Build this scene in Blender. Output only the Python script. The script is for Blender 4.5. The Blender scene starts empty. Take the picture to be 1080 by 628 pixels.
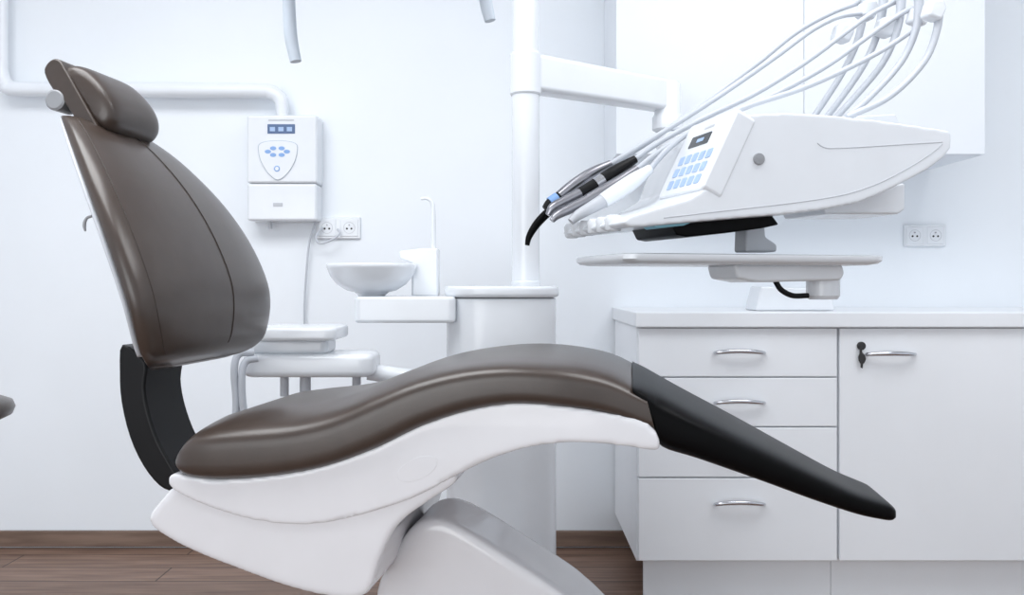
import bpy, bmesh, math
from mathutils import Vector, Matrix

F, HX, HY, CZ = 900.0, 540.0, 300.0, 1.0
C = bpy.context.scene.collection
R = math.radians

# ------------------------------------------------------------------ helpers
def P(px, py, D):
    return Vector(((px-HX)/F*D, D, CZ-(py-HY)/F*D))

def on_plane(px, py, Mt, v):
    """point of the plane local y = v (frame Mt) seen at a photo position; world coordinates"""
    inv = Mt.inverted()
    c = inv @ Vector((0, 0, CZ))
    d = inv.to_3x3() @ Vector(((px-HX)/F, 1, -(py-HY)/F))
    return Mt @ (c + d*((v-c.y)/d.y))

MATS = {}
def mat(name, col, rough=0.4, metal=0.0, var=0.04, scale=12.0, bump=0.0, bscale=200.0, coat=0.0, spec=0.5):
    if name in MATS: return MATS[name]
    m = bpy.data.materials.new(name); m.use_nodes = True
    nt = m.node_tree; b = nt.nodes['Principled BSDF']
    b.inputs['Roughness'].default_value = rough
    b.inputs['Metallic'].default_value = metal
    b.inputs['Coat Weight'].default_value = coat
    b.inputs['Specular IOR Level'].default_value = spec
    tc = nt.nodes.new('ShaderNodeTexCoord')
    n = nt.nodes.new('ShaderNodeTexNoise'); n.inputs['Scale'].default_value = scale; n.inputs['Detail'].default_value = 4
    r = nt.nodes.new('ShaderNodeValToRGB')
    r.color_ramp.elements[0].position = 0.3; r.color_ramp.elements[1].position = 0.7
    r.color_ramp.elements[0].color = (col[0]*(1-var), col[1]*(1-var), col[2]*(1-var), 1)
    r.color_ramp.elements[1].color = (min(1, col[0]*(1+var)), min(1, col[1]*(1+var)), min(1, col[2]*(1+var)), 1)
    nt.links.new(tc.outputs['Object'], n.inputs['Vector'])
    nt.links.new(n.outputs['Fac'], r.inputs['Fac'])
    nt.links.new(r.outputs['Color'], b.inputs['Base Color'])
    if bump:
        n2 = nt.nodes.new('ShaderNodeTexNoise'); n2.inputs['Scale'].default_value = bscale; n2.inputs['Detail'].default_value = 3
        bp = nt.nodes.new('ShaderNodeBump'); bp.inputs['Strength'].default_value = bump; bp.inputs['Distance'].default_value = 0.002
        nt.links.new(tc.outputs['Object'], n2.inputs['Vector'])
        nt.links.new(n2.outputs['Fac'], bp.inputs['Height'])
        nt.links.new(bp.outputs['Normal'], b.inputs['Normal'])
    MATS[name] = m
    return m

def wood(name, c1, c2, plank=0.15):
    m = bpy.data.materials.new(name); m.use_nodes = True
    nt = m.node_tree; b = nt.nodes['Principled BSDF']; b.inputs['Roughness'].default_value = 0.45
    tc = nt.nodes.new('ShaderNodeTexCoord')
    mp = nt.nodes.new('ShaderNodeMapping'); mp.inputs['Scale'].default_value = (1.2, 14, 14)
    n = nt.nodes.new('ShaderNodeTexNoise'); n.inputs['Scale'].default_value = 3; n.inputs['Detail'].default_value = 8
    r = nt.nodes.new('ShaderNodeValToRGB')
    r.color_ramp.elements[0].position = .3; r.color_ramp.elements[1].position = .7
    r.color_ramp.elements[0].color = (*c1, 1); r.color_ramp.elements[1].color = (*c2, 1)
    br = nt.nodes.new('ShaderNodeTexBrick'); br.inputs['Scale'].default_value = 1
    br.inputs['Brick Width'].default_value = 1.2; br.inputs['Row Height'].default_value = plank
    br.inputs['Mortar Size'].default_value = 0.003
    br.inputs['Color1'].default_value = (1, 1, 1, 1); br.inputs['Color2'].default_value = (.8, .8, .8, 1); br.inputs['Mortar'].default_value = (.25, .25, .25, 1)
    mx = nt.nodes.new('ShaderNodeMixRGB'); mx.blend_type = 'MULTIPLY'; mx.inputs[0].default_value = 1
    L = nt.links.new
    L(tc.outputs['Object'], mp.inputs[0]); L(mp.outputs[0], n.inputs['Vector']); L(n.outputs['Fac'], r.inputs[0])
    L(tc.outputs['Object'], br.inputs['Vector']); L(r.outputs[0], mx.inputs[1]); L(br.outputs['Color'], mx.inputs[2]); L(mx.outputs[0], b.inputs['Base Color'])
    return m

RM = {}
def rootmat(o):
    while o.parent: o = o.parent
    return RM[o.name]

def thing(name, label, cat, Mt=None, group=None):
    o = bpy.data.objects.new(name, None); C.objects.link(o)
    Mt = Mt or Matrix.Identity(4)
    o.location = Mt.to_translation(); o.rotation_euler = Mt.to_euler()
    o.empty_display_size = .05
    RM[o.name] = Mt
    o['label'] = label; o['category'] = cat
    if group: o['group'] = group
    return o

def mk(name, bm, m, parent=None, bev=0.0, seg=3, angle=35, label=None, cat=None, kind=None, group=None, melt=None):
    bmesh.ops.recalc_face_normals(bm, faces=bm.faces)
    loc = Vector((0, 0, 0))
    if parent is not None:
        bm.transform(rootmat(parent).inverted())
    else:
        xs = [v.co.x for v in bm.verts]; ys = [v.co.y for v in bm.verts]; zs = [v.co.z for v in bm.verts]
        loc = Vector(((min(xs)+max(xs))/2, (min(ys)+max(ys))/2, min(zs)))
        bmesh.ops.translate(bm, verts=bm.verts, vec=-loc)
    me = bpy.data.meshes.new(name); bm.to_mesh(me); bm.free()
    for p in me.polygons: p.use_smooth = True
    o = bpy.data.objects.new(name, me); C.objects.link(o)
    me.materials.append(m)
    if parent is not None: o.parent = parent
    else:
        o.location = loc; RM[o.name] = Matrix.Translation(loc)
    if melt:      # moulded plastic: even mesh, edges rounded by smoothing
        r = o.modifiers.new('remesh', 'REMESH'); r.mode = 'VOXEL'; r.voxel_size = melt[0]; r.use_smooth_shade = True
        s = o.modifiers.new('smooth', 'SMOOTH'); s.factor = .5; s.iterations = melt[1]
    elif bev:
        b = o.modifiers.new('bevel', 'BEVEL'); b.width = bev; b.segments = seg; b.limit_method = 'ANGLE'; b.angle_limit = R(38)
        w = o.modifiers.new('wn', 'WEIGHTED_NORMAL')
    else:
        me.set_sharp_from_angle(angle=R(angle))
        if bev is None:
            o.modifiers.new('wn', 'WEIGHTED_NORMAL')
    if label: o['label'] = label
    if cat: o['category'] = cat
    if kind: o['kind'] = kind
    if group: o['group'] = group
    return o

def box(bm, a, b):
    x0, y0, z0 = a; x1, y1, z1 = b
    v = [bm.verts.new(c) for c in ((x0,y0,z0),(x1,y0,z0),(x1,y1,z0),(x0,y1,z0),(x0,y0,z1),(x1,y0,z1),(x1,y1,z1),(x0,y1,z1))]
    for f in ((0,3,2,1),(4,5,6,7),(0,1,5,4),(1,2,6,5),(2,3,7,6),(3,0,4,7)): bm.faces.new([v[i] for i in f])
    return bm

def pbox(x0, y0, x1, y1, D, depth, bm=None):
    """box whose front face stands at distance D, reaching back by depth"""
    bm = bm or bmesh.new()
    a = P(x0, y1, D); b = P(x1, y0, D)
    return box(bm, (a.x, D, a.z), (b.x, D+depth, b.z))

def prism(pts, off, bm=None):
    bm = bm or bmesh.new()
    a = [bm.verts.new(p) for p in pts]; b = [bm.verts.new(p+off) for p in pts]
    bm.faces.new(a); bm.faces.new(list(reversed(b)))
    n = len(pts)
    for i in range(n):
        bm.faces.new([a[i], b[i], b[(i+1) % n], a[(i+1) % n]])
    return bm

def loft(rings, bm=None, cap=True):
    bm = bm or bmesh.new()
    vs = [[bm.verts.new(p) for p in r] for r in rings]
    n = len(rings[0])
    for i in range(len(vs)-1):
        for j in range(n):
            bm.faces.new([vs[i][j], vs[i][(j+1) % n], vs[i+1][(j+1) % n], vs[i+1][j]])
    if cap:
        bm.faces.new(list(reversed(vs[0]))); bm.faces.new(vs[-1])
    return bm

def rprism(pts, off, r, segs=6):
    """extrusion of a smooth outline with small rounded rims"""
    nh = off.normalized(); L = off.length; n = len(pts)
    area = sum((pts[i].cross(pts[(i+1) % n]) for i in range(n)), Vector((0, 0, 0)))
    s = 1 if area.dot(nh) > 0 else -1
    inw = []
    for i in range(n):
        t = (pts[(i+1) % n]-pts[i]).normalized() + (pts[i]-pts[i-1]).normalized()
        inw.append(nh.cross(t.normalized())*s)
    rings = []
    def ring(ins, d): rings.append([pts[i] + inw[i]*ins + nh*d for i in range(n)])
    for k in range(segs+1):
        a = math.pi/2*k/segs
        ring(r*(1-math.sin(a)), r*(1-math.cos(a)))
    for k in range(segs+1):
        a = math.pi/2*(segs-k)/segs
        ring(r*(1-math.sin(a)), L-r*(1-math.cos(a)))
    return loft(rings)

def cr(vals, n):
    """catmull-rom resample of a list of floats/Vectors, n steps per span"""
    out = []
    L = len(vals)
    for i in range(L-1):
        p0 = vals[i-1] if i > 0 else vals[0]*2 - vals[1]
        p1, p2 = vals[i], vals[i+1]
        p3 = vals[i+2] if i+2 < L else vals[-1]*2 - vals[-2]
        for k in range(n):
            t = k/n
            out.append((p1*2 + (p2-p0)*t + (p0*2-p1*5+p2*4-p3)*(t*t) + (p1*3-p0-p2*3+p3)*(t*t*t))*0.5)
    out.append(vals[-1])
    return out

def crloop(pts, n):
    L = len(pts); out = []
    for i in range(L):
        p0, p1, p2, p3 = pts[i-1], pts[i], pts[(i+1) % L], pts[(i+2) % L]
        for k in range(n):
            t = k/n
            out.append((p1*2 + (p2-p0)*t + (p0*2-p1*5+p2*4-p3)*(t*t) + (p1*3-p0-p2*3+p3)*(t*t*t))*0.5)
    return out

def tube(pts, rad, segs=14, bm=None, smooth=6):
    bm = bm or bmesh.new()
    if smooth and len(pts) > 2:
        if isinstance(rad, (list, tuple)): rad = cr([float(r) for r in rad], smooth)
        pts = cr([Vector(p) for p in pts], smooth)
    pts = [Vector(p) for p in pts]
    if not isinstance(rad, (list, tuple)): rad = [rad]*len(pts)
    n = None; rings = []
    for i, p in enumerate(pts):
        t = (pts[min(i+1, len(pts)-1)] - pts[max(i-1, 0)]).normalized()
        if n is None:
            n = t.cross(Vector((0, 0, 1)))
            if n.length < .1: n = t.cross(Vector((1, 0, 0)))
        n = (n - t*n.dot(t)).normalized()
        b = t.cross(n)
        rings.append([p + (n*math.cos(2*math.pi*k/segs) + b*math.sin(2*math.pi*k/segs))*rad[i] for k in range(segs)])
    return loft(rings, bm)

def lathe(c, prof, segs=40, bm=None, axis='Z', sx=1.0, sy=1.0):
    rings = []
    for r, h in prof:
        rg = []
        for k in range(segs):
            a = 2*math.pi*k/segs
            if axis == 'Z': q = Vector((r*math.cos(a)*sx, r*math.sin(a)*sy, h))
            elif axis == 'Y': q = Vector((r*math.cos(a)*sx, h, r*math.sin(a)*sy))
            else: q = Vector((h, r*math.cos(a), r*math.sin(a)))
            rg.append(Vector(c)+q)
        rings.append(rg)
    return loft(rings, bm)

def rrect(x0, y0, x1, y1, r, n=6):
    pts = []
    for cx, cy, a0 in ((x1-r, y1-r, 0), (x0+r, y1-r, 90), (x0+r, y0+r, 180), (x1-r, y0+r, 270)):
        for k in range(n+1):
            a = R(a0+90*k/n); pts.append((cx+r*math.cos(a), cy+r*math.sin(a)))
    return pts

def sg(x, e): return math.copysign(abs(x)**e, x)

# ------------------------------------------------------------------ materials
m_wall = mat('wall_paint', (.86, .90, .945), .7, var=.012, scale=3)
m_ceil = mat('ceiling_paint', (.88, .90, .93), .8, var=.01, scale=3)
m_white = mat('white_plastic', (.79, .82, .86), .25, var=.015, coat=.2)
m_shell = mat('shell_plastic', (.76, .76, .785), .18, var=.015, coat=.45)
m_enamel = mat('white_enamel', (.82, .855, .90), .3, var=.015)
m_lam = mat('cabinet_laminate', (.86, .885, .92), .4, var=.012, scale=5)
m_wlam = mat('wall_cabinet_laminate', (.83, .87, .92), .5, var=.012, scale=5)
m_top = mat('worktop_laminate', (.84, .865, .90), .35, var=.012, scale=5)
m_leather = mat('taupe_leather', (.050, .0355, .0285), .30, var=.08, scale=30, bump=.05, bscale=350, spec=.62)
m_seam = mat('stitching', (.040, .029, .024), .6, var=.1)
m_black = mat('black_vinyl', (.002, .002, .0023), .36, var=.1, scale=30, bump=.04, bscale=300, spec=.09)
m_blkpl = mat('black_plastic', (.006, .006, .007), .38, var=.08, spec=.22)
m_grey = mat('grey_plastic', (.30, .31, .33), .4, var=.04)
m_lgrey = mat('pale_grey_plastic', (.52, .54, .58), .4, var=.03)
m_bluegrey = mat('blue_grey_plastic', (.58, .645, .72), .35, var=.03)
m_chrome = mat('chrome', (.62, .63, .66), .18, 1.0, var=.03)
m_steel = mat('brushed_steel', (.36, .36, .39), .28, 1.0, var=.06)
m_hose = mat('white_hose', (.53, .56, .61), .38, var=.02)
m_blue = mat('blue_print', (.24, .41, .74), .5, var=.05)
m_lblue = mat('pale_blue_keys', (.39, .53, .77), .5, var=.05)
m_disp = mat('display_glass', (.02, .025, .03), .15, var=.05)
m_lcd = mat('blue_display', (.10, .16, .30), .25, var=.05)
m_teal = mat('turquoise_rubber', (.25, .55, .66), .5, var=.04)
m_dark = mat('dark_recess', (.03, .03, .032), .7, var=.1)
m_base = wood('baseboard_wood', (.14, .092, .07), (.25, .172, .132), 3.0)
m_floor = wood('floor_wood', (.15, .086, .062), (.29, .185, .135), .14)

# ------------------------------------------------------------------ room
WD = 3.24
mk('floor', box(bmesh.new(), (-2.8, -1.8, -.05), (2.8, WD+.1, 0)), m_floor, kind='structure')
mk('wall_back', box(bmesh.new(), (-2.8, WD, 0), (2.8, WD+.1, 2.7)), m_wall, kind='structure')
mk('wall_left', box(bmesh.new(), (-2.9, -1.8, 0), (-2.8, WD+.1, 2.7)), m_wall, kind='structure')
mk('wall_right', box(bmesh.new(), (2.8, -1.8, 0), (2.9, WD+.1, 2.7)), m_wall, kind='structure')
mk('ceiling', box(bmesh.new(), (-2.9, -1.8, 2.7), (2.9, WD+.1, 2.8)), m_ceil, kind='structure')
mk('baseboard_back', box(bmesh.new(), (-2.8, WD-.015, .006), (2.8, WD, .066)), m_base, kind='structure', bev=.003)

# ------------------------------------------------------------------ dental chair
CM = Matrix.Translation((0, 1.65, 0)) @ Matrix.Rotation(R(-8), 4, 'Z')
LAT = CM.to_3x3() @ Vector((0, 1, 0))
chair = thing('dental_chair', 'large reclining dental chair with taupe brown leather seat, black footrest and white shell', 'dental chair', CM)
CI = CM.inverted()
def cl(px, py, v): return CI @ on_plane(px, py, CM, v)      # chair-local

def pad(stations, nlat=3.2, nh=2.6, N=44, per=4):
    """stations: (bottom px, top px, half width, crown)"""
    B = []; T = []; W = []; K = []
    for b, t, hw, k in stations:
        B.append(cl(*b, -hw)); T.append(cl(*t, -hw)); W.append(hw); K.append(k)
    for a in (B, T):
        for q in a: q.y = 0
    B, T, W, K = cr(B, per), cr(T, per), cr(W, per), cr(K, per)
    rings = []
    for b, t, w, k in zip(B, T, W, K):
        mid = (b+t)/2; hv = (t-b)/2; up = hv.normalized()
        rg = []
        for j in range(N):
            a = 2*math.pi*j/N
            la = w*sg(math.cos(a), 2/nlat); h = sg(math.sin(a), 2/nh)
            q = mid + hv*h
            if h > 0: q = q + up*(k*h*(1-(la/w)**2))
            rg.append(CM @ Vector((q.x, la, q.z)))
        rings.append(rg)
    return loft(rings)

seat_st = [
 ((184.5,491),(185.5,483),.236,.0),
 ((186,499),(187.5,474),.250,.006),
 ((191,506),(195,463),.260,.016),
 ((204,510),(212,457),.265,.024),
 ((235,511.5),(252,453),.265,.030),
 ((285,508),(308,448),.265,.034),
 ((340,498),(352,437),.265,.033),
 ((395,478),(393,419),.265,.028),
 ((440,456),(437,401),.265,.018),
 ((490,439),(487,389),.265,.010),
 ((540,431),(540,385),.262,.008),
 ((590,434),(593,389),.258,.008),
 ((640,442),(641,399),.25,.007),
 ((692,459),(681,418),.245,.006)]
mk('seat', pad(seat_st, 12, 4, 110), m_leather, chair, angle=60, label='taupe brown leather seat cushion rising under the knees')
foot_st = [
 ((667,415),(667,408),.240,.004),
 ((681,436),(680,413),.240,.004),
 ((690,459),(689,417),.238,.004),
 ((699,478),(698,421.5),.235,.004),
 ((737,490),(735,441),.222,.004),
 ((800,511),(800,472),.188,.004),
 ((860,532),(860,501),.150,.003),
 ((905,546),(905,522),.118,.002),
 ((930,551),(930,530.5),.100,.001),
 ((941,552),(941,534),.092,.0),
 ((945,549),(945,537),.084,.0)]
mk('footrest', pad(foot_st, 7, 4.2, 56), m_black, chair, angle=60, label='black vinyl footrest')

# white shell under the seat
def side_loop(pts, v0, n=3):
    q = [on_plane(x, y, CM, v0) for x, y in pts]
    return crloop(q, n) if n > 1 else q
def side_prism(pts, v0, v1, n=3):
    return prism(side_loop(pts, v0, n), LAT*(v1-v0))
def side_round(pts, v0, v1, r, n=3):
    return rprism(side_loop(pts, v0, n), LAT*(v1-v0), r)
shell_px = [(181,500),(205,504),(235,506),(285,502),(340,492),(395,472),(440,450),(490,433),(540,425),(590,428),(640,436),(684,447),
            (696,475),(665,472),(632,468.5),(600,467.5),(560,472),(520,484),(480,503),(440,524),(410,535),(380,544),(345,552),(310,554),(265,549),(222,536),(192,523),(177,512)]
mk('seat_shell', side_prism(shell_px, -.248, .248), m_shell, chair, melt=(.004, 9), label='glossy white plastic seat shell')
low_px = [(184,514),(170,527),(156,546),(165,561),(200,581),(250,601),(300,619),(350,631),(386,628),(400,592),(413,563),(428,546),(455,527),(482,507),(470,488),(430,495),(380,505),(330,515),(270,520),(220,515)]
mk('lower_cover', side_prism(low_px, -.242, .242), m_shell, chair, melt=(.004, 16), label='white lower link cover')
# round inspection cap on the shell flank
c0 = on_plane(440, 495, CM, -.2484)
q = [c0 + (CM.to_3x3() @ Vector((.034*math.cos(a), 0, .019*math.sin(a)+.012*math.cos(a)))) for a in [2*math.pi*k/36 for k in range(36)]]
mk('cover_cap', prism(q, LAT*.01), m_shell, chair, bev=.0004)
# sloped pedestal cover, lift column and floor plate
ped_px = [(395,626),(408,598),(422,570),(440,552),(462,548),(486,558),(512,573),(542,592),(576,614),(617,645),(665,700),(670,760),(560,770),(430,760),(398,690)]
mk('pedestal_cover', side_prism(ped_px, -.09, .09), m_shell, chair, melt=(.005, 60))
bm = bmesh.new()
pts = [CM @ Vector((x, y, 0.04)) for x, y in rrect(-.16, -.08, .12, .08, .05)]
mk('lift_column', prism(pts, Vector((0, 0, .30))), m_shell, chair, bev=.01)
pts = [CM @ Vector((x, y, 0.0)) for x, y in rrect(-.45, -.25, .38, .25, .12)]
mk('base_plate', prism(pts, Vector((0, 0, .045))), m_lgrey, chair, bev=.012)

# backrest
back_st = [  # near back-edge px, half width, thickness, front crown
 ((157,392),.155,.018,.003),
 ((150,389),.208,.036,.008),
 ((139,372),.246,.047,.013),
 ((125,322),.273,.051,.017),
 ((105,262),.269,.051,.017),
 ((86,208),.243,.049,.016),
 ((71,164),.199,.044,.013),
 ((63,138),.156,.037,.008),
 ((61,128),.122,.028,.004),
 ((62,124),.088,.012,.0)]
A = []; W = []; T = []; K = []
for p, w, t, k in back_st:
    q = cl(*p, -w); q.y = 0; A.append(q); W.append(w); T.append(t); K.append(k)
A, W, T, K = cr(A, 5), cr(W, 5), cr(T, 5), cr(K, 5)
axis = (A[int(len(A)*.75)]-A[int(len(A)*.25)]).normalized()
nrm = Vector((axis.z, 0, -axis.x))
rings = []; N = 60
NL, NH = 5.4, 3.2
def bpt(i, a_lat, h, ww=1.0, back=0.0, th=None):
    la = W[i]*a_lat*ww
    tt = T[i] if th is None else th
    d = tt*.5*(1+h) - back + (K[i]*h*(1-a_lat*a_lat) if h > 0 else K[i]*.3*h*(1-a_lat*a_lat))
    q = A[i] + nrm*d
    return CM @ Vector((q.x, la, q.z))
for i in range(len(A)):
    rings.append([bpt(i, sg(math.cos(2*math.pi*j/N), 2/NL), sg(math.sin(2*math.pi*j/N), 2/NH)) for j in range(N)])
back = mk('backrest', loft(rings), m_leather, chair, angle=70, label='taupe leather backrest leaning back')
for lat in (-.88, .10):
    hh = (1-abs(lat)**NL)**(1/NH)
    pts = [bpt(i, lat, hh) + CM.to_3x3() @ (nrm*.0002) for i in range(7, len(A)-7, 2)]
    mk('seam', tube(pts, .0010, 8, smooth=2), m_seam, back)
rings = []
for i in range(9, len(A)-3):
    rings.append([bpt(i, sg(math.cos(2*math.pi*j/N), 2/NL), sg(math.sin(2*math.pi*j/N), 2/2.6), .985, .004, .020) for j in range(N)])
mk('back_shell', loft(rings), m_lgrey, chair, angle=70, label='thin pale rear shell of the backrest')

# headrest: roll cushion on a thin curved shell
HV = .088
def lat_loft(px, hv, e=3.0, mn=.3):
    hl = crloop([cl(x, y, -hv) for x, y in px], 4)
    cen = sum(hl, Vector((0, 0, 0)))/len(hl)
    rings = []
    for k in range(27):
        s = math.sin((-1+2*k/26)*math.pi/2)
        sc = max((1-abs(s)**e)**(1/e) if abs(s) < 1 else 0, mn)
        rings.append([CM @ Vector((cen.x+(q.x-cen.x)*sc, (hv+.004)*s, cen.z+(q.z-cen.z)*sc)) for q in hl])
    return loft(rings)
mk('headrest', lat_loft([(62,70),(74,66),(87,70),(98,79),(107,89),(115,101),(120,115),(119,129),(111,138),(102,134),(94,120),(84,106),(74,92),(65,80)], HV, 6.0, .55), m_leather, chair, angle=70, label='padded taupe leather headrest roll')
pl = [(46,77),(48,68),(55,62),(62,63),(68,72),(77,88),(86,104),(95,120),(102,133),(104,141),(97,145),(88,139),(78,124),(67,108),(54,93)]
mk('headrest_shell', side_round(pl, -.098, .078, .005), m_leather, chair, bev=None, angle=60, label='thin curved shell behind the headrest roll')
for (px, py, v, r, l, m_) in ((57,105,-.100,.021,.05,m_grey),(68,110,-.065,.014,.13,m_chrome)):
    c = on_plane(px, py, CM, v)
    prof = [(r*.8,0),(r,.003),(r,l-.003),(r*.8,l)]
    rings = []
    for rr, h in prof:
        rings.append([c + LAT*h + CM.to_3x3() @ Vector((rr*math.cos(2*math.pi*k/28), 0, rr*math.sin(2*math.pi*k/28))) for k in range(28)])
    mk('headrest_knob' if m_ is m_grey else 'hinge_pin', loft(rings), m_, chair)
pts = [on_plane(x, y, CM, -.08) for x, y in ((90,130),(100,142),(112,146),(119,149),(117,154),(103,152),(92,142))]
mk('headrest_bracket', prism(pts, LAT*.10), m_white, chair, bev=.002, label='white bracket carrying the headrest')
# release lever behind the backrest
mk('release_lever', tube([on_plane(x, y, CM, -.22) for x, y in ((97,228),(92,230),(89.5,234),(89,239),(90,244))], [.0025,.0025,.003,.003,.0018], 10), m_grey, chair)
# black curved link between backrest and seat
lk = [(128,364),(125,392),(127,425),(136,462),(150,492),(167,513),(182,519),(192,512),(180,490),(166,464),(156,434),(152,408),(153,382)]
mk('back_link', side_round(lk, -.085, .055, .006), m_blkpl, chair, bev=None, angle=60, label='black curved backrest support')

# ------------------------------------------------------------------ dental unit (pedestal, pole, arm, spittoon)
UD = 2.32
uc = P(529, 300, UD)
UM = Matrix.Translation((uc.x, UD, 0))
unit = thing('dental_unit', 'white pedestal dental unit with tall pole, swing arm and rinsing bowl', 'dental unit', UM)
def slab(x0, x1, y0, y1, z0, z1, r, m, name, parent, bev=.006, label=None):
    pts = [Vector((x, y, z0)) for x, y in rrect(x0, y0, x1, y1, r)]
    return mk(name, prism(pts, Vector((0, 0, z1-z0))), m, parent, bev=bev, label=label)
xl, xr = P(469,300,2.24).x, P(588,300,2.24).x
zt, zb = P(0,302,2.2).z, P(0,315,2.2).z
slab(xl, xr, 2.2, 2.52, 0, zb, .11, m_white, 'pedestal', unit)
slab(xl-.006, xr+.008, 2.19, 2.53, zb+.002, zt, .115, m_white, 'pedestal_cap', unit, .01)
px_ = P(554.5,0,UD).x
mk('pole', lathe((px_, UD, 0), [(.041,zt-.002),(.041,zt+.012),(.038,zt+.014),(.038,P(0,100,UD).z)], 36), m_white, unit)
z0, z1 = P(0,101,UD).z, P(0,57,UD).z
mk('arm_collar', lathe((px_, UD, 0), [(.040,z0),(.043,z0+.004),(.043,z1-.004),(.040,z1)], 36), m_white, unit)
mk('upper_pole', lathe((px_, UD, 0), [(.0355,z1),(.0355,2.2),(.03,2.21)], 36), m_white, unit)
# swing arm to the back right
def rect_loft(pts, w, hs, name, m, parent, bev):
    rings = []
    for i, p in enumerate(pts):
        t = (pts[min(i+1, len(pts)-1)]-pts[max(i-1, 0)]); t.z = 0; t.normalize()
        n = Vector((-t.y, t.x, 0))
        h = hs[i]
        rings.append([p+n*w+Vector((0,0,h)), p-n*w+Vector((0,0,h)), p-n*w-Vector((0,0,h)), p+n*w-Vector((0,0,h))])
    return mk(name, loft(rings), m, parent, bev=bev)
a0 = P(560, 78, 2.33); a1 = P(709, 103, 2.6)
rect_loft([a0, a0.lerp(a1, .5), a1], .036, [.051,.048,.046], 'swing_arm', m_white, unit, .014)
e = P(704, 100, 2.58)
mk('arm_elbow', lathe((e.x, e.y, 0), [(.036,P(0,139,2.58).z),(.046,P(0,137,2.58).z),(.046,P(0,124,2.58).z),(.040,P(0,121,2.58).z),(.040,P(0,90,2.58).z),(.034,P(0,87,2.58).z)], 30), m_white, unit)
# spittoon shelf, bowl, cup filler
zs0, zs1 = P(0,341,2.2).z, P(0,313,2.2).z
slab(P(373,0,2.2).x, P(480,0,2.2).x, 2.2, 2.44, zs0, zs1, .018, m_white, 'bowl_shelf', unit, .009)
bc = P(392, 290, 2.3); br = .119
zr, zbm = P(0,279,2.3).z, P(0,308,2.3).z
prof = [(.035,zs1-.002),(.037,zs1+.003),(.046,zbm-.001),(.066,zbm+.004),(.092,zbm+.020),(.110,zbm+.042),(br-.001,zr-.012),(br+.001,zr-.008),(br+.001,zr-.001),(br-.001,zr+.001),(br-.008,zr+.001),(.104,zr-.010),(.076,zr-.032),(.03,zr-.044),(.008,zr-.046)]
bw = mk('bowl', lathe((bc.x, bc.y, 0), prof, 48), m_white, unit, angle=50, label='shallow round white rinsing bowl')
fb = prism([Vector((x, 2.335, z)) for x, z in ((P(434,0,2.335).x, zs1-.002),(P(462,0,2.335).x, zs1-.002),(P(462,0,2.335).x, P(0,262,2.335).z),(P(444,0,2.335).x, P(0,262,2.335).z),(P(421,0,2.335).x, P(0,265,2.335).z),(P(421,0,2.335).x, P(0,273,2.335).z),(P(434,0,2.335).x, P(0,278,2.335).z))], Vector((0,.07,0)))
mk('filler_block', fb, m_white, unit, bev=.006)
mk('cup_filler', tube([P(457,275,2.36),P(457,240,2.36),P(457,222,2.36),P(455,213,2.36),P(450,209.5,2.36),P(444,210,2.36)], [.008,.007,.006,.0055,.005,.004], 14), m_white, unit, label='tall thin spout')

# ------------------------------------------------------------------ assistant console left of the pedestal
ac = P(330, 390, 2.2)
asst = thing('assistant_holder', 'low white tray and holder block between the chair backrest and the pedestal', 'instrument holder', Matrix.Translation((ac.x, 2.2, 0)))
def pslab(x0, y0, x1, y1, D, depth, r, m, name, parent, bev=.006, label=None):
    return slab(P(x0,0,D).x, P(x1,0,D).x, D, D+depth, P(0,y1,D).z, P(0,y0,D).z, r, m, name, parent, bev, label)
pslab(263, 346, 353, 360, 2.1, .2, .03, m_white, 'tray', asst, .009)
pslab(250, 358, 345, 374, 2.14, .12, .02, m_white, 'tray_support', asst, .01)
pslab(252, 374, 393, 399, 2.12, .16, .04, m_white, 'holder_block', asst, .016)
for x in (300, 322, 376):
    mk('post', tube([P(x,365 if x < 370 else 390,2.19), P(x,418,2.19)], .011 if x != 322 else .014, 14, smooth=0), m_lgrey, asst)
mk('link_arm', tube([P(388,392,2.2), P(430,398,2.22), Vector((xl-.001, 2.34, P(0,400,2.3).z))], .022, 16), m_white, asst)
hx = Vector((xl-.009, 2.36, P(0,500,2.36).z))
mk('hose', tube([P(268,372,2.1),P(252,374,2.09),P(247,390,2.08),P(249,420,2.08),P(250,450,2.08),P(264,490,2.08),P(310,516,2.15),P(420,510,2.28),hx], .009, 12), m_hose, asst)
mk('hose', tube([P(272,378,2.1),P(259,382,2.09),P(255,400,2.08),P(258,440,2.08),P(270,480,2.08),P(320,500,2.15),P(420,494,2.28),hx+Vector((0,0,.04))], .009, 12), m_hose, asst)

# ------------------------------------------------------------------ delivery console
KM = Matrix.Translation((.222, 1.6, 0)) @ Matrix.Rotation(R(15), 4, 'Z')
KLAT = KM.to_3x3() @ Vector((0, 1, 0)); KX = KM.to_3x3() @ Vector((1, 0, 0))
def kn(px, py, b): return on_plane(px, py, KM, b)
cons = thing('instrument_console', 'white overhead dental instrument console with keypad and flat tray below it', 'instrument console', KM)
body_px = [(768,150),(778,131),(788,121),(805,119.5),(830,119),(860,120),(890,123),(920,126),(960,131.5),(990,136),(1002,138),(1004,147),(1003,156),(996,166),(980,178),(958,190),(932,203),(905,214),(870,221),(830,226),(780,230),(735,234),(690,238),(664,240),(657,235),(664,228),(690,220),(728,209),(752,194)]
body = mk('body', prism([kn(x, y, -.004) for x, y in body_px], KLAT*.358), m_white, cons, melt=(.0035, 8), label='white moulded console body')
def groove(pts):
    return mk('seam', tube([kn(x, y, -.0038) for x, y in pts], .0012, 8), m_lgrey, body)
groove([(700,230),(760,223),(830,215),(872,209),(900,203),(930,192),(962,175),(985,160),(994,152)])
groove([(862,151),(868,155),(880,156.5),(920,154.5),(960,152),(994,150)])
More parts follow.
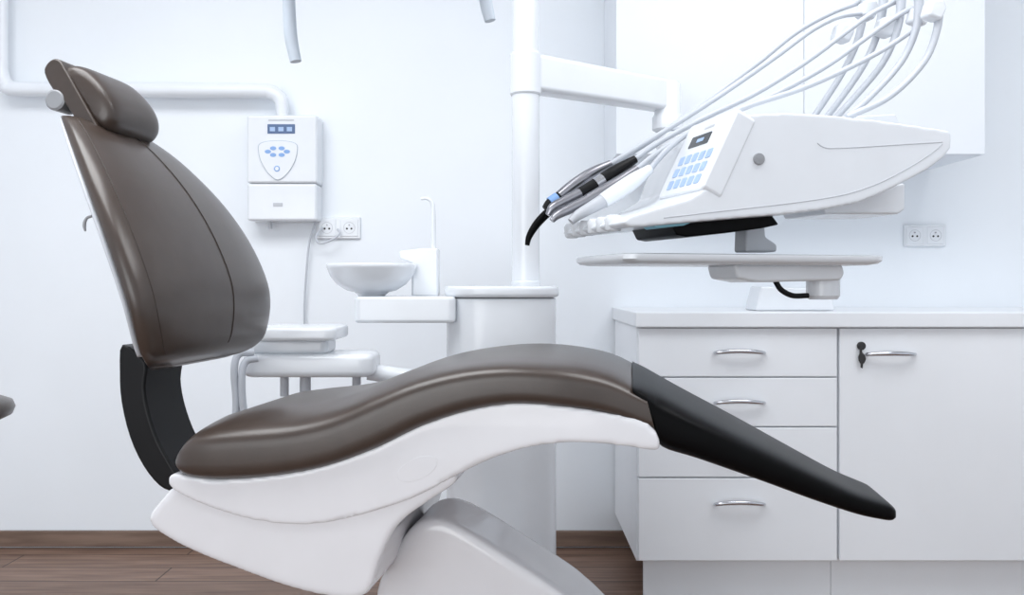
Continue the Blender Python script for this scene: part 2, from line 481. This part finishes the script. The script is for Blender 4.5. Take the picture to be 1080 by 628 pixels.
# keypad wedge
b0 = KM.inverted() @ kn(744, 199, 0); b1 = KM.inverted() @ kn(781, 118, 0)
slope = (b1-b0); sl = slope.length; slope.normalize()
kn_n = Vector((-slope.z, 0, slope.x))
if kn_n.x > 0: kn_n = -kn_n
def kslab(bl0, bl1, s0, s1, h0, h1, r):
    pts = [KM @ (b0 + Vector((0, x, 0)) + slope*(y*sl) + kn_n*h0) for x, y in [(q[0], q[1]/sl) for q in rrect(bl0, s0*sl, bl1, s1*sl, r)]]
    return prism(pts, KM.to_3x3() @ (kn_n*(h1-h0)))
kp = mk('keypad_panel', kslab(-.007, .195, -.04, 1.02, -.035, .010, .012), m_white, cons, bev=.005)
mk('display', kslab(.065, .150, .63, .79, .0095, .011, .003), m_disp, kp)
mk('display_digits', kslab(.090, .120, .685, .735, .0105, .0114, .001), m_lblue, kp)
for r_ in range(3):
    for c_ in range(5):
        x0 = .022 + c_*.030; s0 = .06+r_*.17
        mk('button', kslab(x0, x0+.021, s0, s0+.12, .0095, .0112, .003), m_lblue, kp)
mk('brand_print', kslab(.07, .11, .86, .89, .0098, .0106, .0005), m_lgrey, kp)
# knob on the flank
c = kn(800, 168, -.004)
rings = [[c - KLAT*h + KM.to_3x3() @ Vector((rr*math.cos(2*math.pi*k/24), 0, rr*math.sin(2*math.pi*k/24))) for k in range(24)] for rr, h in ((.011,-.008),(.012,.001),(.011,.005),(.004,.006))]
mk('side_knob', loft(rings), m_grey, cons)
# dark underside pad and teal clip
mk('underside_pad', prism([kn(x, y, .04) for x, y in ((708,235),(714,248),(724,250),(766,246),(804,241),(822,237),(814,226),(766,229))], KLAT*.20), m_black, cons, bev=.004)
mk('clip', prism([kn(x, y, .03) for x, y in ((686,236),(692,241),(722,238),(734,233),(715,231))], KLAT*.05), m_teal, cons, bev=.002)
# lip sockets
for i in range(6):
    b = .335-i*.05
    p = KM @ Vector((.000, b, (KM.inverted() @ kn(668, 236, 0)).z))
    mk('socket', lathe(p, [(.012,-.010),(.016,-.006),(.018,.014),(.014,.022)], 20), m_white, cons, angle=60)
# rear blocks under the body
mk('rear_block', prism([kn(x, y, .16) for x, y in ((862,205),(955,193),(955,221),(948,226),(870,226))], KLAT*.16), m_white, cons, bev=.006)
mk('rear_top_box', prism([kn(x, y, .16) for x, y in ((905,122),(945,120),(950,132),(905,132))], KLAT*.14), m_white, cons, bev=.005)
# support arm from the swing arm to the console
rect_loft([P(704,152,2.56), P(790,165,2.3), KM @ Vector((.33,.30,1.24))], .030, [.034,.034,.034], 'spring_arm', m_white, cons, .008)
mk('arm_pivot', lathe((P(704,0,2.58).x, 2.58, 0), [(.030,P(0,160,2.58).z),(.034,P(0,156,2.58).z),(.034,P(0,141,2.58).z),(.030,P(0,139.5,2.58).z)], 24), m_white, cons)
# tray
zt0, zt1 = 1.04, 1.058
def kloc(x, y, z): return KM @ Vector((x, y, z))
rings = []
for ins, z in ((.02,zt0),(.006,zt0+.003),(0,zt0+.009),(0,zt1),(.004,zt1+.002),(.010,zt1),(.014,zt0+.010),(.03,zt0+.008)):
    rings.append([kloc(x, y, z) for x, y in rrect(.0+ins, .02+ins, .585-ins, .33-ins, .03, 8)])
mk('tray', loft(rings), m_white, cons, angle=50, label='flat white instrument tray')
mk('tray_post', prism([kn(x, y, .15) for x, y in ((788,215),(806,215),(808,250),(820,258),(820,266),(786,266))], KLAT*.05), m_lgrey, cons, bev=.006)
mk('tray_bracket', prism([kn(x, y, .10) for x, y in ((774,279),(889,279),(892,288),(888,296),(800,298),(778,294))], KLAT*.12), m_white, cons, bev=.007)
p = kn(868, 300, .16)
mk('bracket_pivot', lathe((p.x, p.y, 0), [(.03,kn(0+868,316,.16).z),(.036,kn(868,312,.16).z),(.036,kn(868,292,.16).z),(.03,kn(868,288,.16).z)], 26), m_white, cons)
mk('bracket_cable', tube([kn(x, y, .13) for x, y in ((818,297),(824,306),(836,312),(852,312))], .006, 10), m_blkpl, cons)
# whip arms carrying the hoses
whips = [ # base, ..., top  (b)
 (.31, [(846,140),(866,112),(889,76),(904,44),(911,12),(914,-14)]),
 (.27, [(862,136),(884,108),(909,72),(924,40),(931,8),(932,-14)]),
 (.23, [(876,130),(902,102),(930,68),(945,36),(950,8),(950,-14)]),
 (.19, [(888,128),(918,102),(950,66),(965,34),(969,8),(968,-14)]),
 (.14, [(893,124),(938,102),(974,66),(988,32),(990,6),(988,-14)])]
for b, path in whips:
    w = mk('whip_arm', tube([kn(x, y, b) for x, y in path], [.0075,.0075,.0078,.0085,.0105,.0115], 14), m_hose, cons)
for (x, y, b) in ((914,12,.31),(888,36,.29),(933,30,.25),(968,18,.21),(984,12,.14)):
    c = KM.inverted() @ kn(x, y, b)
    pts = [KM @ Vector((c.x+px2, b-.017, c.z+pz2)) for px2, pz2 in ((-.027,-.015),(.011,-.024),(.027,.005),(.017,.027),(-.015,.022))]
    mk('hose_clip', prism(pts, KLAT*.034), m_white, cons, bev=.008, seg=4)

# handpieces with their hoses
def hpiece(name, label, b, tip, grip, hose, mt, mg, rt, rg, band=None):
    gp = kn(*grip[0], b)
    t = thing(name, label, 'dental tool', Matrix.Translation(gp), 'dental tools in the console holder')
    mk('tip', tube([kn(x, y, b) for x, y in tip], rt, 14), mt, t)
    mk('grip', tube([kn(x, y, b) for x, y in grip], rg, 16), mg, t)
    if band:
        mk('band', tube([kn(x, y, b) for x, y in band[0]], band[2], 16, smooth=0), band[1], t)
    mk('hose', tube([kn(x, y, b) for x, y in hose], .0062, 12), m_hose, t)
hpiece('air_syringe', 'black curved-tip dental tool hanging lowest and leftmost at the console', .33,
  [(556,259),(558,250),(565,238),(576,226),(592,213)], [(592,213),(606,201),(622,189),(640,178)],
  [(640,178),(668,160),(706,135),(752,102),(800,66),(840,34),(876,14),(908,2)], m_black, m_blkpl, [.005,.007,.009,.010,.010], [.012,.014,.014,.009])
hpiece('suction_handle', 'dark slim dental handpiece with a blue ring, second from far side of console', .29,
  [(574,220),(580,214),(590,207)], [(590,207),(606,195),(624,183),(644,173)],
  [(644,173),(672,156),(716,129),(768,95),(818,60),(856,32),(884,18),(908,14)], m_blkpl, m_steel, [.006,.010,.011], [.012,.014,.013,.009], ([(580,214),(588,208.5)], m_blue, .0125))
hpiece('turbine_handpiece', 'steel dental handpiece with black end in the middle of the console row', .25,
  [(578,227),(583,219),(594,213),(612,204)], [(612,204),(628,195),(646,183),(670,168)],
  [(670,168),(694,151),(738,127),(798,98),(852,64),(892,34),(920,14),(944,2)], m_steel, m_blkpl, [.006,.010,.011,.012], [.013,.014,.015,.009], ([(628,195),(636,190)], m_chrome, .0155))
hpiece('polishing_handpiece', 'slim plain steel dental handpiece second nearest to the keypad', .222,
  [(582,233),(588,227),(602,220),(620,211)], [(620,211),(636,202),(652,192),(672,178)],
  [(672,178),(700,157),(744,131),(808,104),(868,72),(912,41),(940,21),(962,8)], m_steel, m_steel, [.006,.009,.011,.012], [.013,.014,.013,.009])
hpiece('scaler_handpiece', 'bulky white dental handpiece lying next to the keypad', .20,
  [(602,234),(610,227),(622,220),(636,212)], [(636,212),(652,202),(668,191),(686,178)],
  [(686,178),(704,158),(732,137),(784,114),(852,91),(916,61),(958,35),(980,14)], m_lgrey, m_white, [.008,.011,.013,.015], [.016,.018,.017,.010])

# ------------------------------------------------------------------ operating lamp above the frame, only its handles hang into view
LD = 1.75
lc = P(410, -60, LD)
lamp = thing('operating_lamp', 'pair of curved blue grey handles hanging from the operating lamp overhead', 'lamp', Matrix.Translation((lc.x, LD, 0)))
mk('handle', tube([P(303,-60,LD),P(304,-20,LD),P(305,10,LD),P(307,40,LD),P(312,65,LD)], [.012,.0125,.013,.013,.0115], 18), m_bluegrey, lamp)
mk('handle', tube([P(500,-60,LD),P(506,-30,LD),P(511,-5,LD),P(514,10,LD),P(517,22,LD)], [.012,.0125,.013,.013,.0115], 18), m_bluegrey, lamp)
zl = P(0,-60,LD).z
slab(P(280,0,LD).x, P(525,0,LD).x, LD-.12, LD+.12, zl-.02, zl+.09, .06, m_white, 'lamp_head', lamp, .02)
mk('lamp_arm', tube([Vector((lc.x, LD, zl+.08)), Vector((lc.x, LD, 2.699))], .022, 14), m_white, lamp)

# ------------------------------------------------------------------ wall pipe and control box
mk('wall_pipe', tube([P(3,-380,3.18),P(3,-100,3.18),P(3,50,3.18),P(3,78,3.18),P(8,90,3.18),P(22,94,3.18),P(150,95,3.18),P(268,96,3.18),P(287,98,3.18),P(296,106,3.18),P(298,124,3.18)],
   [.018,.018,.018,.022,.026,.027,.028,.028,.028,.025,.021], 20), m_enamel, label='white pipe running along the back wall to the control box', cat='pipe')
cb = P(298, 233, 3.14)
ctl = thing('control_box', 'white wall-mounted control box with small display and blue keys above the socket', 'control box', Matrix.Translation((cb.x, 3.19, cb.z)))
mk('upper_cover', pbox(260,121,334.5,193.2,3.14,.1), m_white, ctl, bev=.010, seg=4)
mk('lower_cover', pbox(260.5,193.6,334,233,3.144,.096), m_white, ctl, bev=.010, seg=4)
mk('display', pbox(282,131,311,141,3.138,.01), m_lcd, ctl, bev=.001)
for i in range(3): mk('display_bar', pbox(284.5+i*9,134,290+i*9,138.5,3.137,.003), m_lblue, ctl)
mk('logo_print', pbox(283,126,310,127.5,3.139,.003), m_lgrey, ctl)
sh = [(273,153),(280,149.5),(293,148.5),(306,149.5),(313,153),(313,162),(310,172),(303,183),(293,190),(283,183),(276,172),(273,162)]
def shield(k, D): 
    return crloop([P(293+(x-293)*k, 168+(y-168)*k, D) for x, y in sh], 3)
m_rim = mat('panel_outline', (.48, .54, .62), .4, var=.03)
mk('keypad_rim', prism(shield(1.02, 3.1375), Vector((0,.006,0))), m_rim, ctl)
kpad = mk('keypad', prism(shield(.99, 3.1345), Vector((0,.008,0))), m_white, ctl, bev=.001)
for (x, y) in ((288,156.5),(297,156.5),(288,163.5),(297,163.5),(282.5,160),(302.5,160)):
    pc = P(x, y, 3.1335)
    bq = [pc + Vector((.0115*math.cos(a), 0, .0072*math.sin(a))) for a in [2*math.pi*k/20 for k in range(20)]]
    mk('button', prism(bq, Vector((0,.003,0))), m_blue, kpad)
mk('indicator', lathe(P(292,178,3.1335), [(.011,.003),(.011,0),(.008,-.001)], 20, axis='Y'), m_blue, kpad)
mk('indicator_face', lathe(P(292,178,3.132), [(.007,.003),(.007,0),(.005,-.0005)], 20, axis='Y'), m_white, kpad)
mk('latch', pbox(288,214,298,218,3.142,.004), m_lgrey, ctl, bev=.001)
mk('cable_gland', lathe(P(285,236,3.19), [(.008,-.02),(.008,.02)], 14), m_lgrey, ctl)

# sockets
def socket(x0, y0, x1, y1, label):
    c = P((x0+x1)/2, y1, 3.228)
    t = thing('wall_socket', label, 'socket', Matrix.Translation((c.x, 3.234, c.z)))
    mk('frame', pbox(x0, y0, x1, y1, 3.228, .012), m_white, t, bev=.004)
    n = 2; w = (x1-x0)/n
    for i in range(n):
        cx = x0+w*(i+.5); cy = (y0+y1)/2
        f = mk('insert', pbox(cx-w*.40, y0+2.5, cx+w*.40, y1-2.5, 3.225, .006), m_white, t, bev=.003)
        mk('recess', lathe(P(cx, cy, 3.2245), [(.022,.003),(.022,0),(.019,.0008),(.018,.0012)], 28, axis='Y'), m_lgrey, f)
        for dx in (-2.4, 2.4):
            mk('hole', lathe(P(cx+dx, cy+.8, 3.224), [(.0038,.003),(.0038,0),(.002,0)], 12, axis='Y'), m_dark, f)
        mk('earth_pin', lathe(P(cx, cy-3, 3.222), [(.003,.004),(.003,0),(.002,0)], 10, axis='Y'), m_steel, f)
    return t
socket(333, 229, 380, 252, 'white double wall socket just below the wall control box')
socket(954, 237, 998, 260, 'white double wall socket above the right end of the worktop')
mk('power_cord', tube([P(334,231,3.2),P(331,240,3.2),P(326,258,3.21),P(323,290,3.215),P(321,330,3.22),P(322,400,3.22),P(322,520,3.22),P(324,570,3.2)], .004, 10), m_hose, label='thin white cord hanging down the wall from the control box', cat='cord')
mk('plug_cord', tube([P(340,240,3.205),P(333,250,3.19),P(338,257,3.19),P(352,252,3.19),P(358,246,3.2),P(356,242,3.21)], .0042, 10), m_hose, label='short white cord looped in front of the socket by the control box', cat='cord')

# ------------------------------------------------------------------ base cabinets and worktop
FD = 2.65
cx0 = P(672,0,FD).x; cxm = P(884,0,FD).x; cx1 = cxm+.95
zc1, zc0 = P(0,345.5,FD).z, P(0,594,FD).z
dc = thing('drawer_cabinet', 'white base cabinet with four drawers behind the footrest', 'cabinet', Matrix.Translation(((cx0+cxm)/2, 2.95, 0)))
mk('body', box(bmesh.new(), (cx0, FD+.019, zc0), (cxm-.002, WD-.017, zc1)), m_lam, dc, bev=.002)
mk('plinth', box(bmesh.new(), (cx0+.03, FD+.06, 0), (cxm-.002, FD+.08, zc0)), m_lam, dc)
for y0, y1, hy in ((346.5,397.5,372),(399,450,425),(451.5,503.5,477),(505,592,532)):
    d = mk('drawer', pbox(673.5, y0, 882.8, y1, FD, .019), m_lam, dc, bev=.0025)
    mk('handle', tube([P(754,hy+.5,FD+.002),P(756,hy+.3,FD-.018),P(766,hy-.8,FD-.026),P(780,hy-1.4,FD-.029),P(794,hy-.8,FD-.026),P(804,hy+.3,FD-.018),P(806,hy+.5,FD+.002)], [.006,.006,.007,.0075,.007,.006,.006], 12), m_chrome, d, label='chrome bow handle')
rc = thing('door_cabinet', 'white base cabinet with a keyed door at the right end', 'cabinet', Matrix.Translation(((cxm+cx1)/2, 2.95, 0)))
mk('body', box(bmesh.new(), (cxm, FD+.019, zc0), (cx1, WD-.017, zc1)), m_lam, rc, bev=.002)
mk('plinth', box(bmesh.new(), (cxm, FD+.06, 0), (cx1, FD+.08, zc0)), m_lam, rc)
door = mk('door', pbox(885.5, 346.5, 1092, 592, FD, .019), m_lam, rc, bev=.0025)
mk('door', box(bmesh.new(), (P(1094,0,FD).x, FD, P(0,592,FD).z), (cx1, FD+.019, P(0,346.5,FD).z)), m_lam, rc, bev=.0025)
mk('handle', tube([P(914,374,FD+.002),P(916,374,FD-.018),P(926,373.5,FD-.026),P(940,373.2,FD-.029),P(954,373.5,FD-.026),P(963,374,FD-.018),P(965,374,FD+.002)], [.006,.006,.007,.0075,.007,.006,.006], 12), m_chrome, door, label='chrome bow handle')
mk('lock', lathe(P(908,365,FD), [(.013,.004),(.013,-.006),(.010,-.009),(.005,-.0095)], 22, axis='Y'), m_dark, door)
mk('key', prism([P(x, y, FD-.014) for x, y in ((907,364),(909,364),(909.5,372),(912.5,375),(913.5,379),(912,383),(910.5,384),(910,389),(908,388),(908,384),(906,381),(905.5,377),(907,373))], Vector((0,.004,0))), m_dark, door, bev=.001)
wt = box(bmesh.new(), (cx0-.008, FD-.02, zc1+.0005), (cx1+.01, WD-.001, P(0,329.5,FD-.02).z))
mk('worktop', wt, m_top, bev=.004, label='long white worktop over the drawer and door cabinets', cat='worktop')
# white box on the worktop
wz = P(0,329.5,FD-.02).z
bx = prism([Vector((x, 2.74, z)) for x, z in ((P(797,0,2.74).x, wz+.001),(P(881,0,2.74).x, wz+.001),(P(876,0,2.74).x, wz+.070),(P(803,0,2.74).x, wz+.079))], Vector((0,.13,0)))
dsp = mk('tissue_box', bx, m_white, bev=.006, label='small white box standing on the worktop under the tray bracket', cat='box')

# ------------------------------------------------------------------ wall cabinet
WF = 2.86
wx0, wxm, wx1 = P(650,0,WF).x, P(848,0,WF).x, P(1039,0,WF).x
wz0 = P(0,163,WF).z
wc = thing('wall_cabinet', 'white wall cabinet with two plain doors above the worktop', 'cabinet', Matrix.Translation(((wx0+wx1)/2, 3.05, wz0)))
mk('body', box(bmesh.new(), (wx0, WF+.019, wz0), (wx1, WD-.001, wz0+.75)), m_wlam, wc, bev=.002)
mk('door', box(bmesh.new(), (wx0, WF, wz0+.001), (wxm-.0008, WF+.0185, wz0+.75)), m_wlam, wc, bev=.0015)
mk('door', box(bmesh.new(), (wxm+.0008, WF, wz0+.001), (wx1, WF+.0185, wz0+.75)), m_wlam, wc, bev=.0015)

# ------------------------------------------------------------------ stool at the left edge
sc_ = P(3, 434, 1.95); sr = .19
scx = sc_.x - sr
st = thing('operator_stool', 'padded brown stool seat just entering at the left edge', 'stool', Matrix.Translation((scx, 1.95, 0)))
z = sc_.z
mk('seat', lathe((scx, 1.95, 0), [(.1,z-.03),(sr-.03,z-.028),(sr-.006,z-.016),(sr,z),(sr-.006,z+.014),(sr-.03,z+.024),(.08,z+.028),(.01,z+.028)], 40), m_leather, st, angle=60)
mk('pole', lathe((scx, 1.95, 0), [(.026,.06),(.026,z*.55),(.018,z*.55),(.018,z-.03)], 20), m_chrome, st)
for k in range(5):
    a = 2*math.pi*k/5+.3
    d = Vector((math.cos(a), math.sin(a), 0))
    lg = mk('leg', tube([Vector((scx,1.95,.1)), Vector((scx,1.95,.085))+d*.14, Vector((scx,1.95,.062))+d*.25], [.018,.016,.012], 12), m_chrome, st)
    c = Vector((scx,1.95,.027))+d*.25
    mk('caster', lathe(c, [(.02,-.012),(.027,-.01),(.027,.01),(.02,.012)], 20, axis='Y'), m_blkpl, lg)

# ------------------------------------------------------------------ light and camera
w = bpy.data.worlds.new('World'); bpy.context.scene.world = w; w.use_nodes = True
bg = w.node_tree.nodes['Background']; bg.inputs['Color'].default_value = (.88, .94, 1.0, 1); bg.inputs['Strength'].default_value = .92
def area(name, loc, sx, sy, power, rot=(0,0,0), col=(1,1,1)):
    l = bpy.data.lights.new(name, 'AREA'); l.shape = 'RECTANGLE'; l.size = sx; l.size_y = sy; l.energy = power; l.color = col
    o = bpy.data.objects.new(name, l); C.objects.link(o); o.location = loc; o.rotation_euler = rot
    return o
area('ceiling_lamp', (-1.0, 1.3, 2.66), 1.6, 1.2, 34, col=(.97,.985,1))
area('ceiling_lamp', (1.2, 1.5, 2.66), 1.6, 1.2, 22, col=(.97,.985,1))
area('front_fill', (-1.4, -1.5, 1.0), 2.0, 1.6, 22, rot=(R(80),0,R(-16)), col=(.98,.99,1))  # added soft fill behind the camera to brighten camera-facing surfaces, no real window

cam = bpy.data.cameras.new('Camera'); co = bpy.data.objects.new('Camera', cam); C.objects.link(co)
co.location = (0, 0, CZ); co.rotation_euler = (R(90), 0, 0)
cam.sensor_fit = 'HORIZONTAL'; cam.sensor_width = 36; cam.lens = 36*F/1080
cam.shift_y = -(314-HY)/1080
cam.clip_start = .05
bpy.context.scene.camera = co
vs = bpy.context.scene.view_settings
vs.view_transform = 'Standard'
vs.exposure = 0.30
